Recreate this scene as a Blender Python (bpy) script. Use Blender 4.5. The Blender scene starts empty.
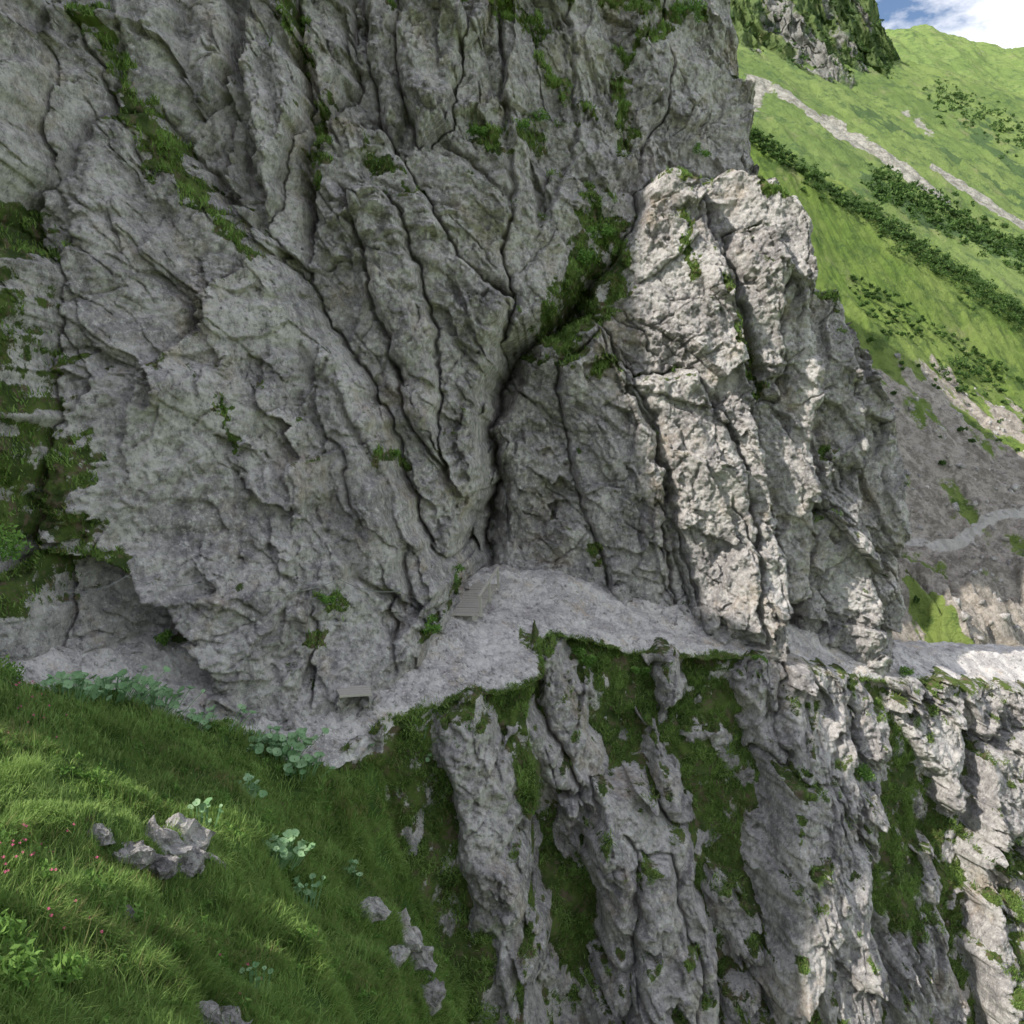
import bpy, bmesh, math, random
import numpy as np
from mathutils import Vector
random.seed(4); rng=np.random.default_rng(7)
SC=bpy.context.scene
F=983.0; PITCH=math.radians(3.03)
L=np.array([-0.62,-0.42,0.66]); L/=np.linalg.norm(L)

# ---------- unprojection helper: image pixel + chosen depth in Y -> world point on camera ray
def unproj(u,v,d):
    a=(u-512)/F; b=(512-v)/F
    y=math.cos(PITCH)+b*math.sin(PITCH); z=-math.sin(PITCH)+b*math.cos(PITCH)
    return (a/y*d, d, z/y*d)

# ---------- noise
def h2(ix,iy,seed):
    h=(ix.astype(np.int64)*374761393+iy.astype(np.int64)*668265263+seed*974634777)&0xFFFFFFFF
    h=((h^(h>>13))*1274126177)&0xFFFFFFFF
    h=((h^(h>>16))*2246822519)&0xFFFFFFFF
    return ((h^(h>>15))&0xFFFFFF)/float(0xFFFFFF)
def pn(x,y,seed=0):
    ix=np.floor(x); iy=np.floor(y); fx=x-ix; fy=y-iy
    ux=fx*fx*fx*(fx*(fx*6-15)+10); uy=fy*fy*fy*(fy*(fy*6-15)+10)
    def g(ox,oy):
        a=h2(ix+ox,iy+oy,seed)*6.2831853
        return np.cos(a)*(fx-ox)+np.sin(a)*(fy-oy)
    a=g(0,0);b=g(1,0);c=g(0,1);d=g(1,1)
    return 1.5*((a+(b-a)*ux)+((c+(d-c)*ux)-(a+(b-a)*ux))*uy)
def fbm(x,y,o=4,seed=0,r=.5):
    s=0;a=1
    for i in range(o):
        s=s+a*pn(x,y,seed+i*17); x=x*2.03+3.1;y=y*2.03+1.7;a*=r
    return s
def ridged(x,y,o=4,seed=0,r=.5):
    s=0;a=1;t=0
    for i in range(o):
        s=s+a*(1-np.abs(pn(x,y,seed+i*17))*2); t+=a; x=x*2.03+3.1;y=y*2.03+1.7;a*=r
    return s/t
def vor(x,y,seed=0):
    ix=np.floor(x);iy=np.floor(y)
    f1=np.full(x.shape,9.);f2=np.full(x.shape,9.);r1=np.zeros_like(x);r2=np.zeros_like(x);r3=np.zeros_like(x)
    DX=np.zeros_like(x);DY=np.zeros_like(x)
    for ox in (-1,0,1):
        for oy in (-1,0,1):
            cx=ix+ox;cy=iy+oy
            a=h2(cx,cy,seed);b=h2(cx,cy,seed+91)
            dx=x-cx-a;dy=y-cy-b;d=np.hypot(dx,dy)
            m=d<f1
            f2=np.where(m,f1,np.minimum(f2,d)); f1=np.where(m,d,f1)
            DX=np.where(m,dx,DX);DY=np.where(m,dy,DY);r1=np.where(m,h2(cx,cy,seed+7),r1)
            r2=np.where(m,h2(cx,cy,seed+8),r2);r3=np.where(m,h2(cx,cy,seed+9),r3)
    return f1,f2,r1-.5,r2-.5,r3-.5,DX,DY
def sstep(a,b,x):
    t=np.clip((x-a)/(b-a),0,1); return t*t*(3-2*t)

# ---------- mesh helpers
def raw_mesh(name,co,loops,starts,mat,attrs=None,smooth=False):
    me=bpy.data.meshes.new(name)
    me.vertices.add(len(co)); me.vertices.foreach_set('co',np.asarray(co,dtype=np.float32).ravel())
    me.loops.add(len(loops)); me.loops.foreach_set('vertex_index',np.asarray(loops,dtype=np.int32))
    me.polygons.add(len(starts)); me.polygons.foreach_set('loop_start',np.asarray(starts,dtype=np.int32))
    if smooth: me.polygons.foreach_set('use_smooth',np.ones(len(starts),dtype=bool))
    me.update(calc_edges=True)
    for k,v in (attrs or {}).items():
        at=me.attributes.new(k,'FLOAT','POINT'); at.data.foreach_set('value',np.asarray(v,dtype=np.float32).ravel())
    ob=bpy.data.objects.new(name,me); SC.collection.objects.link(ob)
    if mat: me.materials.append(mat)
    return ob
def grid_mesh(name,P,mat,keep=None,attrs=None,smooth=True):
    nv,nu=P.shape[:2]; idx=np.arange(nv*nu).reshape(nv,nu)
    q=np.stack([idx[:-1,:-1],idx[:-1,1:],idx[1:,1:],idx[1:,:-1]],-1).reshape(-1,4)
    if keep is not None:
        k=keep.ravel()[q].all(1); q=q[k]
    return raw_mesh(name,P.reshape(-1,3),q.ravel(),np.arange(len(q))*4,mat,attrs,smooth)
def cr(C,t,axis):
    C=np.moveaxis(C,axis,0); n=C.shape[0]
    E=np.concatenate([(2*C[:1]-C[1:2]),C,(2*C[-1:]-C[-2:-1])],0)
    i=np.clip(np.floor(t).astype(int),0,n-2); f=(t-i).reshape(-1,*([1]*(C.ndim-1)))
    p0,p1,p2,p3=E[i],E[i+1],E[i+2],E[i+3]
    o=.5*((2*p1)+(-p0+p2)*f+(2*p0-5*p1+4*p2-p3)*f**2+(-p0+3*p1-3*p2+p3)*f**3)
    return np.moveaxis(o,0,axis)
def sheet(rows,nu,nv):
    C=np.array([[unproj(*p) for p in r] for r in rows])
    C=cr(C,np.linspace(0,C.shape[0]-1,nv),0)
    return cr(C,np.linspace(0,C.shape[1]-1,nu),1)
def normals(P):
    du=np.gradient(P,axis=1);dv=np.gradient(P,axis=0)
    n=np.cross(du,dv); n/=np.linalg.norm(n,axis=-1,keepdims=True)+1e-9
    return n

# ---------- materials
class NT:
    def __init__(s,name,rough=.9):
        s.m=bpy.data.materials.new(name); s.m.use_nodes=True; s.t=s.m.node_tree
        s.b=s.t.nodes['Principled BSDF']; s.b.inputs['Roughness'].default_value=rough
        s.b.inputs['Specular IOR Level'].default_value=.15
        s.tc=s.t.nodes.new('ShaderNodeTexCoord').outputs['Object']
    def n(s,ty): return s.t.nodes.new(ty)
    def l(s,a,b): s.t.links.new(a,b)
    def noise(s,scale,detail=4,rough=.6,dist=0,stretch=None,rot=None):
        n=s.n('ShaderNodeTexNoise'); n.inputs['Scale'].default_value=scale;n.inputs['Detail'].default_value=detail
        n.inputs['Roughness'].default_value=rough;n.inputs['Distortion'].default_value=dist
        src=s.tc
        if stretch:
            mp=s.n('ShaderNodeMapping'); mp.inputs['Scale'].default_value=stretch
            if rot: mp.inputs['Rotation'].default_value=rot
            s.l(src,mp.inputs[0]); src=mp.outputs[0]
        s.l(src,n.inputs['Vector']); return n.outputs['Fac']
    def rng(s,x,a,b,c=0,d=1):
        n=s.n('ShaderNodeMapRange'); n.interpolation_type='SMOOTHSTEP'
        for i,v in zip((1,2,3,4),(a,b,c,d)): n.inputs[i].default_value=v
        s.l(x,n.inputs[0]); return n.outputs[0]
    def math(s,op,a,b):
        n=s.n('ShaderNodeMath'); n.operation=op
        for i,v in enumerate((a,b)):
            if isinstance(v,(int,float)): n.inputs[i].default_value=v
            else: s.l(v,n.inputs[i])
        return n.outputs[0]
    def mix(s,f,a,b,mode='MIX'):
        n=s.n('ShaderNodeMix'); n.data_type='RGBA'; n.blend_type=mode
        for i,v in ((0,f),(6,a),(7,b)):
            if isinstance(v,(int,float)): n.inputs[i].default_value=v
            elif isinstance(v,tuple): n.inputs[i].default_value=(*v,1)
            else: s.l(v,n.inputs[i])
        return n.outputs[2]
    def attr(s,name):
        n=s.n('ShaderNodeAttribute'); n.attribute_name=name; return n.outputs['Fac']
    def bump(s,h,strength=.7,dist=.05,prev=None):
        n=s.n('ShaderNodeBump'); n.inputs['Strength'].default_value=strength;n.inputs['Distance'].default_value=dist
        s.l(h,n.inputs['Height'])
        if prev: s.l(prev,n.inputs['Normal'])
        return n.outputs[0]
    def fin(s,col,nrm=None):
        s.l(col,s.b.inputs['Base Color'])
        if nrm: s.l(nrm,s.b.inputs['Normal'])
        return s.m
def rock_mat(name,k=1.0,bs=1.0,dark=.68):
    t=NT(name,.92)
    c1=(.283*k,.268*k,.268*k);c2=(.50*k,.48*k,.465*k)
    col=t.mix(t.rng(t.noise(.6*bs,6,.72,.6),.38,.62),c1,c2)
    col=t.mix(t.math('MULTIPLY',t.rng(t.noise(1.0*bs,5,.7,.4,(1.6,1.6,.3),(0,.45,0)),.49,.66),.75*dark),col,(.128*k,.122*k,.13*k))
    col=t.mix(t.math('MULTIPLY',t.rng(t.noise(.5*bs,5,.75),.53,.68),.55),col,(.39*k,.31*k,.225*k))
    sp=t.noise(5.5*bs,6,.85)
    col=t.mix(t.rng(sp,.5,.62,0,dark),col,(.11*k,.105*k,.105*k))
    col=t.mix(t.rng(sp,.48,.38,0,.8),col,(.58*k,.56*k,.54*k))
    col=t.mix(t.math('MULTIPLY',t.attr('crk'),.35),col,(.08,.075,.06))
    g=t.math('ADD',t.attr('grass'),t.math('MULTIPLY',t.math('SUBTRACT',t.noise(1.9*bs,5,.75),.5),2.0))
    gc=t.mix(t.rng(t.noise(1.2*bs,4,.7),.38,.62),(.065,.10,.03),(.14,.20,.05))
    gc=t.mix(t.rng(t.noise(3.1*bs,4,.7),.5,.64),gc,(.19,.155,.10))
    col=t.mix(t.rng(g,.47,.62),col,gc)
    b=t.bump(t.noise(10*bs,6,.8),1,.13/bs)
    return t.fin(col,b)
M_rock=rock_mat('limestone',1.46)
M_gravel=rock_mat('gravel_path',1.55,2.6,.2)
t=NT('meadow_soil'); col=t.mix(t.rng(t.noise(1.5,4,.7),.35,.65),(.05,.10,.022),(.11,.18,.04))
col=t.mix(t.rng(t.noise(3,4,.7),.6,.75),col,(.13,.1,.06)); M_soil=t.fin(col,t.bump(t.noise(12,4,.7),1,.1))
def leaf_mat(name,a,b,c,rough=.6,tr=.25):
    t=NT(name,rough); r=t.attr('rnd')
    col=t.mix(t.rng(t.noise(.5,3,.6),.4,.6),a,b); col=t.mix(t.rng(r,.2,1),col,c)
    col=t.mix(t.rng(r,0,.16,.7,0),col,(.32,.28,.13))
    t.l(col,t.b.inputs['Base Color'])
    tl=t.n('ShaderNodeBsdfTranslucent'); t.l(col,tl.inputs[0]); mx=t.n('ShaderNodeMixShader'); mx.inputs[0].default_value=tr
    o=t.t.nodes['Material Output']; t.l(t.b.outputs[0],mx.inputs[1]);t.l(tl.outputs[0],mx.inputs[2]);t.l(mx.outputs[0],o.inputs[0])
    return t.m
M_blade=leaf_mat('grass_blades',(.12,.22,.05),(.18,.30,.075),(.30,.43,.13),.6,.35)
M_leaf=leaf_mat('shrub_leaves',(.09,.19,.04),(.13,.25,.055),(.2,.34,.08))
M_pine=leaf_mat('dwarf_pine_needles',(.05,.10,.03),(.07,.13,.035),(.11,.19,.05))
M_butter=leaf_mat('butterbur_leaves',(.17,.32,.14),(.22,.38,.19),(.32,.48,.27))
t=NT('pink_petals',.6); t.b.inputs['Base Color'].default_value=(.5,.1,.2,1); M_pink=t.m
t=NT('weathered_wood',.85); M_wood=t.fin(t.mix(t.noise(8,5,.7,0,(8,1,1)),(.28,.26,.23),(.6,.57,.52)),t.bump(t.noise(20,4,.6),.5,.01))
t=NT('steel',.4); t.b.inputs['Metallic'].default_value=.9; t.b.inputs['Base Color'].default_value=(.3,.3,.3,1); M_steel=t.m

# ---------- slabs
def hull(p):
    p=sorted(set(map(tuple,p)))
    def half(p):
        o=[]
        for q in p:
            while len(o)>1 and (o[-1][0]-o[-2][0])*(q[1]-o[-2][1])-(o[-1][1]-o[-2][1])*(q[0]-o[-2][0])<=0:o.pop()
            o.append(q)
        return o[:-1]
    return half(p)+half(p[::-1])
def slab(X,Z,W,k=4,w=.25):
    W=np.array(W); A=np.c_[np.ones(len(W)),W[:,0],W[:,2]]
    c=np.linalg.lstsq(A,W[:,1],rcond=None)[0]
    H=hull(W[:,[0,2]]); sd=np.full(X.shape,-99.)
    for i in range(len(H)):
        a=H[i];b=H[(i+1)%len(H)]; ex,ez=b[0]-a[0],b[1]-a[1]; l=math.hypot(ex,ez)+1e-9
        sd=np.maximum(sd,((X-a[0])*ez-(Z-a[1])*ex)/l)
    r=np.clip(sd+w,0,None)
    return c[0]+c[1]*X+c[2]*Z+k*np.where(r<2*w,r*r/(4*w),r-w)
def union(ys):
    m1=ys[0].copy(); m2=np.full_like(m1,1e3)
    for y in ys[1:]:
        m2=np.where(y<m1,m1,np.minimum(m2,y)); m1=np.minimum(m1,y)
    return m1,m2-m1
def rockdisp(X,Z,c,seed,big=1.0):
    c=np.array(c)/np.hypot(*c)
    wx=pn(X/5,Z/5,seed+1)*.9+fbm(X/.6,Z/.6,3,seed+2)*.09; wz=pn(X/5+9,Z/5,seed+3)*.9+fbm(X/.6,Z/.6+5,3,seed+4)*.09
    s=(X+wx)*c[0]+(Z+wz)*c[1]; t=(X+wx)*c[1]-(Z+wz)*c[0]
    # locally change joint direction block by block
    _,_,q1,q2,_,_,_=vor(X/4.5+.3*wx,Z/5.5,seed+90); an=q1*.9
    s,t=s*np.cos(an)-t*np.sin(an),s*np.sin(an)+t*np.cos(an)
    D=0; crk=0; mod=.4+1.1*sstep(-.35,.4,fbm(X/2.2,Z/2.2,2,seed+5)); cm=sstep(-.1,.45,fbm(X/1.8,Z/1.8,2,seed+6))
    for (a,b,off,til,cd,sd) in ((1.9,3.8,.5*big,1.25*big,.06,11),(.8,1.6,.28,.68,.04,12),(.33,.6,.12,.29,.02,13),(.14,.2,.04,.11,0,14)):
        f1,f2,r1,r2,r3,dx,dy=vor(t/a,s/b,seed+sd)
        m=1 if a>1 else mod
        D=D+m*(off*r1+til*(r2*dx+r3*dy)*1.3)
        if cd:
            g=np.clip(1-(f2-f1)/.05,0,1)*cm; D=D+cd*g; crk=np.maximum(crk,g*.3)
    for (a,b,dep,sd,wd) in ((2.6,16,.4,31,.018),(1.5,7,.2,32,.014)):
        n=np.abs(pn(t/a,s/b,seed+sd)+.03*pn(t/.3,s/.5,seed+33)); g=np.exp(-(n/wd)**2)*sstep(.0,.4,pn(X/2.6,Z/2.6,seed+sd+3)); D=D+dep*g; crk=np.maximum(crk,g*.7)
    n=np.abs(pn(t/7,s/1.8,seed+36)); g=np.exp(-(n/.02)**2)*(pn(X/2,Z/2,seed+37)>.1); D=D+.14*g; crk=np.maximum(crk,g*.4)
    D=D-.24*(ridged(X/1.1,Z/1.6,5,seed+40,.6)-.5)*mod+.35*fbm(X/3.5,Z/3.5,2,seed+41)
    D=D+.055*fbm(X/.3,Z/.3,4,seed+50,.78)
    return D,np.clip(crk,0,1)
def capsules(X,Z,feats):
    m=np.zeros(X.shape)
    Xw=X+.28*fbm(X/.7,Z/.7,4,901,.65); Zw=Z+.28*fbm(X/.7+5,Z/.7,4,902,.65)
    for f in feats:
        r=f[-1]; p=[unproj(*q) for q in f[:-1]]
        if len(p)==1: p=p*2
        for a,b in zip(p[:-1],p[1:]):
            ax,az,bx,bz=a[0],a[2],b[0],b[2]; L2=(bx-ax)**2+(bz-az)**2+1e-9
            tt=np.clip(((Xw-ax)*(bx-ax)+(Zw-az)*(bz-az))/L2,0,1)
            d=np.hypot(Xw-ax-tt*(bx-ax),Zw-az-tt*(bz-az))
            m=np.maximum(m,1-sstep(.1*r,1.5*r,d))
    return m
blades=[]
def add_blades(base,ln,wd,out): blades.append((base,ln,wd,out))
def blur(a,k):
    ker=np.ones(k)/k
    a=np.apply_along_axis(lambda r:np.convolve(r,ker,'same'),1,a); return np.apply_along_axis(lambda r:np.convolve(r,ker,'same'),0,a)
def slopeup(Y,zs,xs,k=9):
    s=blur(Y,k); gz,gx=np.gradient(s,zs,xs); return gz/np.sqrt(1+gx**2+gz**2)

# ---------- UPPER CLIFF
xs=np.arange(-16,16.5,.031); zs=np.arange(-8,18.2,.031); X,Z=np.meshgrid(xs,zs)
wX=X+.3*fbm(X/3.2,Z/3.2,3,5)+.12*fbm(X/.6,Z/.6,3,8); wZ=Z+.3*fbm(X/3.2+7,Z/3.2,3,6)+.12*fbm(X/.6+3,Z/.6,3,9)
S=[
 ([(-200,760,14),(455,700,27.6),(455,300,29.5),(420,-300,31),(-200,-300,21)],6,.3),
 ([(95,120,22.1),(150,100,22.7),(235,230,23.2),(300,300,23.4),(370,420,23.5),(440,600,23.6),(410,720,22.6),(150,780,18.9),(70,760,17.9),(45,600,18.2),(35,400,18.9),(8,300,18.6),(10,180,19.6)],5,.4),
 ([(110,150,21.6),(190,210,22.3),(235,330,22.5),(215,420,22.0),(110,300,20.6)],4,.4),
 ([(245,330,22.9),(300,345,23.1),(375,480,23.1),(415,610,23.0),(340,580,22.1),(270,460,22.3)],4,.3),
 ([(200,630,20.4),(290,650,21.3),(312,760,21.2),(200,760,19.6)],5,.25),
 ([(45,-300,24),(150,-300,25.4),(130,60,23.3),(105,200,21.8),(15,300,18.7),(28,100,20.5)],6,.25),
 ([(-60,-300,21.5),(25,-300,22.5),(28,160,20.2),(-60,190,18)],5,.25),
 ([(-80,220,17.2),(-8,260,18.2),(-5,520,17.4),(-80,560,16)],5,.25),
 ([(-60,600,16.4),(30,560,17.8),(60,720,17.6),(-60,760,15.8)],4,.3),
 ([(150,80,24.2),(200,-300,27),(285,-300,27),(297,100,25.2),(305,300,24.8),(235,230,24.1)],7,.2),
 ([(165,-300,25.9),(212,-300,26.2),(222,50,24.2),(195,120,23.5),(166,60,23.8)],8,.15),
 ([(245,-300,26.2),(283,-300,26.6),(290,120,24.6),(264,210,23.9),(242,100,24.2)],8,.15),
 ([(305,-300,28.0),(350,-300,28.6),(345,80,26.4),(305,120,25.6)],7,.2),
 ([(325,120,25.6),(380,130,26.1),(440,240,26.2),(500,300,27.6),(468,400,26.6),(448,430,26.2),(436,580,25.8),(440,640,25.0),(370,420,24.7),(300,290,24.9)],8,.2),
 ([(345,190,25.0),(385,185,25.4),(425,320,25.5),(440,460,25.3),(405,410,24.6)],6,.25),
 ([(360,-300,29.2),(462,-300,30.8),(478,0,29.3),(515,150,28.8),(505,290,28.6),(440,240,27.2),(378,120,26.8)],7,.2),
 ([(398,-300,28.9),(442,-300,29.6),(452,90,27.4),(420,130,26.4),(398,60,26.8)],8,.15),
 ([(478,-300,30),(690,-300,38.5),(705,-20,38),(738,80,38),(760,175,38.2),(660,190,34),(600,220,31.4),(545,300,29.4),(510,330,28.4)],6,.25),
 ([(600,-300,34.4),(660,-300,35.8),(670,100,34.6),(640,170,32.8),(600,60,32.6)],6,.2),
 ([(520,-300,31.5),(570,-300,33),(575,150,31.0),(535,250,29.2),(515,60,30)],6,.2),
 ([(440,700,31),(900,700,34),(880,430,36),(820,290,36),(770,180,36.5),(500,150,33.5),(440,400,31.5)],6,.3)]
Q=[
 ([(505,430,29),(540,345,29.4),(600,325,29.2),(650,400,28.9),(690,500,29),(710,680,29.6),(600,690,28.9),(500,640,28.6)],6,.25),
 ([(560,360,28.8),(600,340,28.5),(650,430,28.1),(680,640,28.7),(640,690,28.5),(590,500,28.2)],5,.2),
 ([(648,185,30.4),(672,168,30.5),(700,175,30.0),(712,260,29.0),(735,330,28.4),(765,400,28.1),(785,560,28.2),(790,700,28.2),(720,690,28.9),(690,520,28.8),(650,440,29.1),(602,335,29.9),(602,290,30.1),(635,230,30.4)],7,.2),
 ([(640,380,28.8),(700,370,28.2),(750,470,27.8),(770,640,27.9),(715,640,28.3),(680,520,28.6)],5,.2),
 ([(703,178,30.6),(735,165,30.4),(775,180,30.2),(803,205,30.1),(816,260,30.0),(822,330,29.9),(815,430,29.6),(812,600,29.6),(785,600,29.6),(778,430,29.6),(755,370,29.8),(725,280,30)],8,.2),
 ([(730,230,29.7),(765,220,29.4),(790,260,29.2),(790,400,29.1),(772,400,29.4),(748,310,29.6)],6,.2),
 ([(812,300,31.8),(845,288,31.6),(858,340,31.3),(868,430,31.0),(860,560,30.8),(850,700,30.6),(795,700,30.6),(785,480,30.7),(797,380,31.2)],8,.2),
 ([(858,330,33.2),(872,350,33.2),(895,430,33.2),(908,480,33.2),(900,700,32.6),(850,700,32),(855,450,32.6)],8,.2),
 ([(800,520,30.4),(840,510,30.2),(880,560,30.6),(892,700,30.6),(800,700,30.0)],5,.2)]
S+=[([(u,v,d+.9) for u,v,d in W],k,w) for W,k,w in Q]
Yb,gap=union([slab(wX,wZ,[unproj(*p) for p in W],k,w) for W,k,w in S])
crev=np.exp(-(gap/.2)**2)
D1,c1=rockdisp(X,Z,(1,-1.7),100)
mixr=sstep(1,4,X); D2,c2=rockdisp(X,Z,(1,-3.6),200,.85)
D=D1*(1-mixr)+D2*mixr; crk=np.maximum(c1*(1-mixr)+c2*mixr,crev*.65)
D=D*(1-.3*np.exp(-((X+5)/2.5)**2-((Z+1)/4)**2))+.42*crev
up=slopeup(Yb+D,zs,xs)
feats=[((-15,200,19),(0,330,18.4),(10,450,18),(5,600,17.2),.6),((60,480,19),(90,520,19),.25),((40,440,18),(30,560,18),.5),((100,20,23),(160,140,23.5),(200,190,24),(262,265,24.3),.27),((135,100,23.5),(180,185,24),.25),
 ((283,-20,27),(300,50,26),.42),((318,100,26),(322,190,25.5),.3),((400,10,29),(540,20,31),.4),((480,130,29),(500,150,29),.45),((530,130,29.5),.5),
 ((600,215,31.5),(585,280,30.5),(555,335,29.6),1.05),((630,230,30),(615,300,29),.45),((605,360,28.8),.45),((620,90,34),(625,150,33),.4),((560,5,33),(700,20,37),.4),
 ((400,455,26.4),(410,470,26.2),.28),((375,165,27),(410,190,27),.22),((430,625,25),(440,620,25),.35),((456,585,27),.3),((335,600,22.5),(325,640,22),.26),
 ((690,165,29.6),(712,160,30),.4),((775,178,30.6),(790,190,30.9),.35),((690,200,29.5),(700,270,29.3),.2),((728,280,30),(745,350,30),(765,395,29.8),.28),((820,285,32),(840,300,32.2),.4),((785,620,30),.35),((830,450,32),.3),((165,640,19.5),.3),((60,540,18.5),(120,570,19),.3),((598,545,28.9),(600,570,28.9),.25),((520,585,28.6),.25),((225,400,21.5),(230,440,21),.12),((900,480,34),.4),((620,60,34),(700,20,38),.3),((540,60,31),(600,120,32),.2)]
cap=capsules(X,Z,feats)
gr=np.clip(cap*(.9+.55*fbm(X/.45,Z/.45,3,78))+sstep(.45,.78,up)*.5+crev*.08+.12*fbm(X/3,Z/3,2,77)-.09,0,1)
gfeat=sstep(.35,.8,gr)
Y=Yb+D*(1-.25*gfeat)
keep=(Y<41.5)
P=np.stack([X,Y,Z],-1)
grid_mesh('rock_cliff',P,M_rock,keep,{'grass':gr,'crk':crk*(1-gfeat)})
def scatter_grid(X,Y,Z,m,n,ln,wd,out=(0,-.5,.7)):
    p=m.ravel().astype(float); p/=p.sum(); i=rng.choice(len(p),n,p=p)
    b=np.stack([X.ravel()[i],Y.ravel()[i],Z.ravel()[i]],-1)+rng.normal(0,.02,(n,3))
    add_blades(b,rng.uniform(.5,1.2,n)*ln,np.full(n,wd),np.tile(out,(n,1)))
nz=sstep(.0,.5,fbm(X/.5,Z/.5,3,401)+.25)
scatter_grid(X,Y,Z,np.where(keep&(gr>.5),gr*nz,0),30000,.15,.015)

# ---------- PATH LEDGE
outer=[(-150,705,13),(0,697,16),(110,708,18),(220,738,19),(320,758,20),(388,712,21.5),(455,688,22.8),(528,668,24),(534,630,26.2),(580,631,27.1),(650,645,27.8),(760,653,29.0),(860,672,30.8),(930,676,32.8),(1080,690,36),(1250,700,39)]
inner=[(-150,660,14.5),(0,655,17.5),(110,645,19.5),(210,648,20.8),(290,662,21.8),(340,645,23),(410,628,24.4),(440,604,26.2),(470,576,28.5),(550,572,29.5),(650,603,29.8),(760,620,30.7),(850,640,32.5),(930,650,35),(1080,655,38),(1250,660,41)]
O=np.array([unproj(*p) for p in outer]); I=np.array([unproj(*p) for p in inner])
I2=I+(I-O)*.9; I2[:,2]=I[:,2]-.1
O2=O-(I-O)*.12; O2[:,2]=O[:,2]-.25
C=np.stack([O2,O,(O+I)/2+np.array([0,0,-.05]),I,I2],0)
nu=1300;nv=170
Pp=cr(cr(C,np.linspace(0,4,nv),0),np.linspace(0,len(outer)-1,nu),1)
x,y=Pp[...,0],Pp[...,1]
vv=np.linspace(0,4,nv)[:,None]*np.ones((1,nu))
uu=np.linspace(0,len(outer)-1,nu)[None]*np.ones((nv,1))
Pp[...,2]+=.08*fbm(x/.9,y/.9,4,300)+.03*fbm(x/.2,y/.2,3,301)
f1,f2,r1,r2,r3,dx,dy=vor(x/.28,y/.28,302); Pp[...,2]+=.05*np.clip(r1+.1,0,1)*(f1<.4)
gpath=np.clip((1.0-vv)*.9+.45*pn(x/.7,y/.7,303),0,1)*(uu>5)+ .7*np.clip(np.exp(-((uu-7.6)/.3)**2)*(vv<1.4)*1.2,0,1)
gpath=np.clip(gpath*(~((uu>3.4)&(uu<5.6)&(vv>1)))*(vv<1.35),0,1)
grid_mesh('gravel_footpath',Pp,M_gravel,None,{'grass':gpath,'crk':0*x})
scatter_grid(Pp[...,0],Pp[...,1],Pp[...,2],np.where(gpath>.45,gpath,0),7000,.1,.012,(0,-.7,.3))

# ---------- LOWER CLIFF
xe,ye,ze=O[:,0],O[:,1],O[:,2]
o=np.argsort(xe); xe,ye,ze=xe[o],ye[o],ze[o]
def base(X,Z):
    Ze=np.interp(X,xe,ze);Ye=np.interp(X,xe,ye)
    return Ye+.35-.5*(Ze-Z)
def solve(u,v,off):
    d=27.
    for _ in range(40):
        x,_,z=unproj(u,v,d); d=.5*d+.5*float(base(np.array(x),np.array(z)))
    return unproj(u,v,d-off)
xs2=np.arange(-6,22.5,.03); zs2=np.arange(-20,-2.8,.03); X2,Z2=np.meshgrid(xs2,zs2)
w2X=X2+.3*fbm(X2/2,Z2/2,3,25)+.15*fbm(X2/.6,Z2/.6,3,28); w2Z=Z2+.4*fbm(X2/2+7,Z2/2,3,26)+.15*fbm(X2/.6+3,Z2/.6,3,29)
ribs=[([(445,710),(470,700),(500,750),(515,860),(530,1000),(500,1010),(480,900),(455,790)],.8),
 ([(515,1010),(545,1030),(550,1150),(500,1150)],.7),
 ([(520,715),(542,725),(580,790),(572,815),(540,775)],1.0),
 ([(540,655),(562,655),(590,730),(612,790),(640,860),(610,880),(585,800),(560,730)],1.1),
 ([(600,800),(650,790),(690,850),(722,1000),(735,1150),(625,1150),(612,950)],1.6),
 ([(640,860),(675,880),(700,1000),(700,1150),(650,1150)],2.2),
 ([(655,635),(674,640),(684,690),(668,705)],1.1),
 ([(655,745),(682,775),(695,830),(676,815)],1.2),
 ([(752,650),(790,648),(800,720),(790,780),(765,760),(745,700)],1.0),
 ([(795,640),(850,640),(858,700),(850,780),(862,860),(820,880),(795,800)],1.8),
 ([(790,790),(840,780),(868,880),(885,1000),(890,1150),(800,1150),(785,930)],2.2),
 ([(858,690),(885,720),(892,790),(880,855),(862,840)],1.4),
 ([(725,890),(752,900),(765,960),(750,970),(730,940)],.9),
 ([(735,1000),(775,1000),(785,1150),(740,1150)],.9),
 ([(870,662),(1000,655),(1150,660),(1150,720),(985,735),(930,715)],.9),
 ([(905,705),(955,705),(972,760),(960,800),(925,760)],1.3),
 ([(990,760),(1150,660),(1150,900),(1060,900),(1000,850)],1.7),
 ([(985,860),(1020,850),(1150,900),(1150,1150),(1040,1150),(1000,960)],1.8),
 ([(905,860),(940,850),(952,890),(940,900)],.8),
 ([(900,930),(945,920),(962,1000),(960,1150),(912,1150)],.8)]
yb=base(w2X,Z2)+.45*fbm(X2/2.5,Z2/2.5,3,61)
yr,gap2=union([slab(w2X,w2Z,[solve(u,v,off) for u,v in poly],5,.2) for poly,off in ribs])
cv2=np.exp(-(gap2/.2)**2)
D,crk2=rockdisp(X2,Z2,(1,-2.6),500)
yrd=yr+D+.35*cv2
yo=yb+.3+.85*D+.35*fbm(X2/.9,Z2/.9,3,64)
yg=yb+.14*fbm(X2/.5,Z2/.5,4,63)
yk=np.minimum(yrd,yo)
Y2=np.minimum(yg,yk)
gm=sstep(-.12,.25,yk-yg)
Ze=np.interp(X2,xe,ze)+.12*pn(X2/.6,Z2*0,62)
over=np.clip(Z2-Ze+.15,0,None); Y2=Y2+6*over*np.clip(over/.3,0,1)
up2=slopeup(Y2,zs2,xs2)
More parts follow.
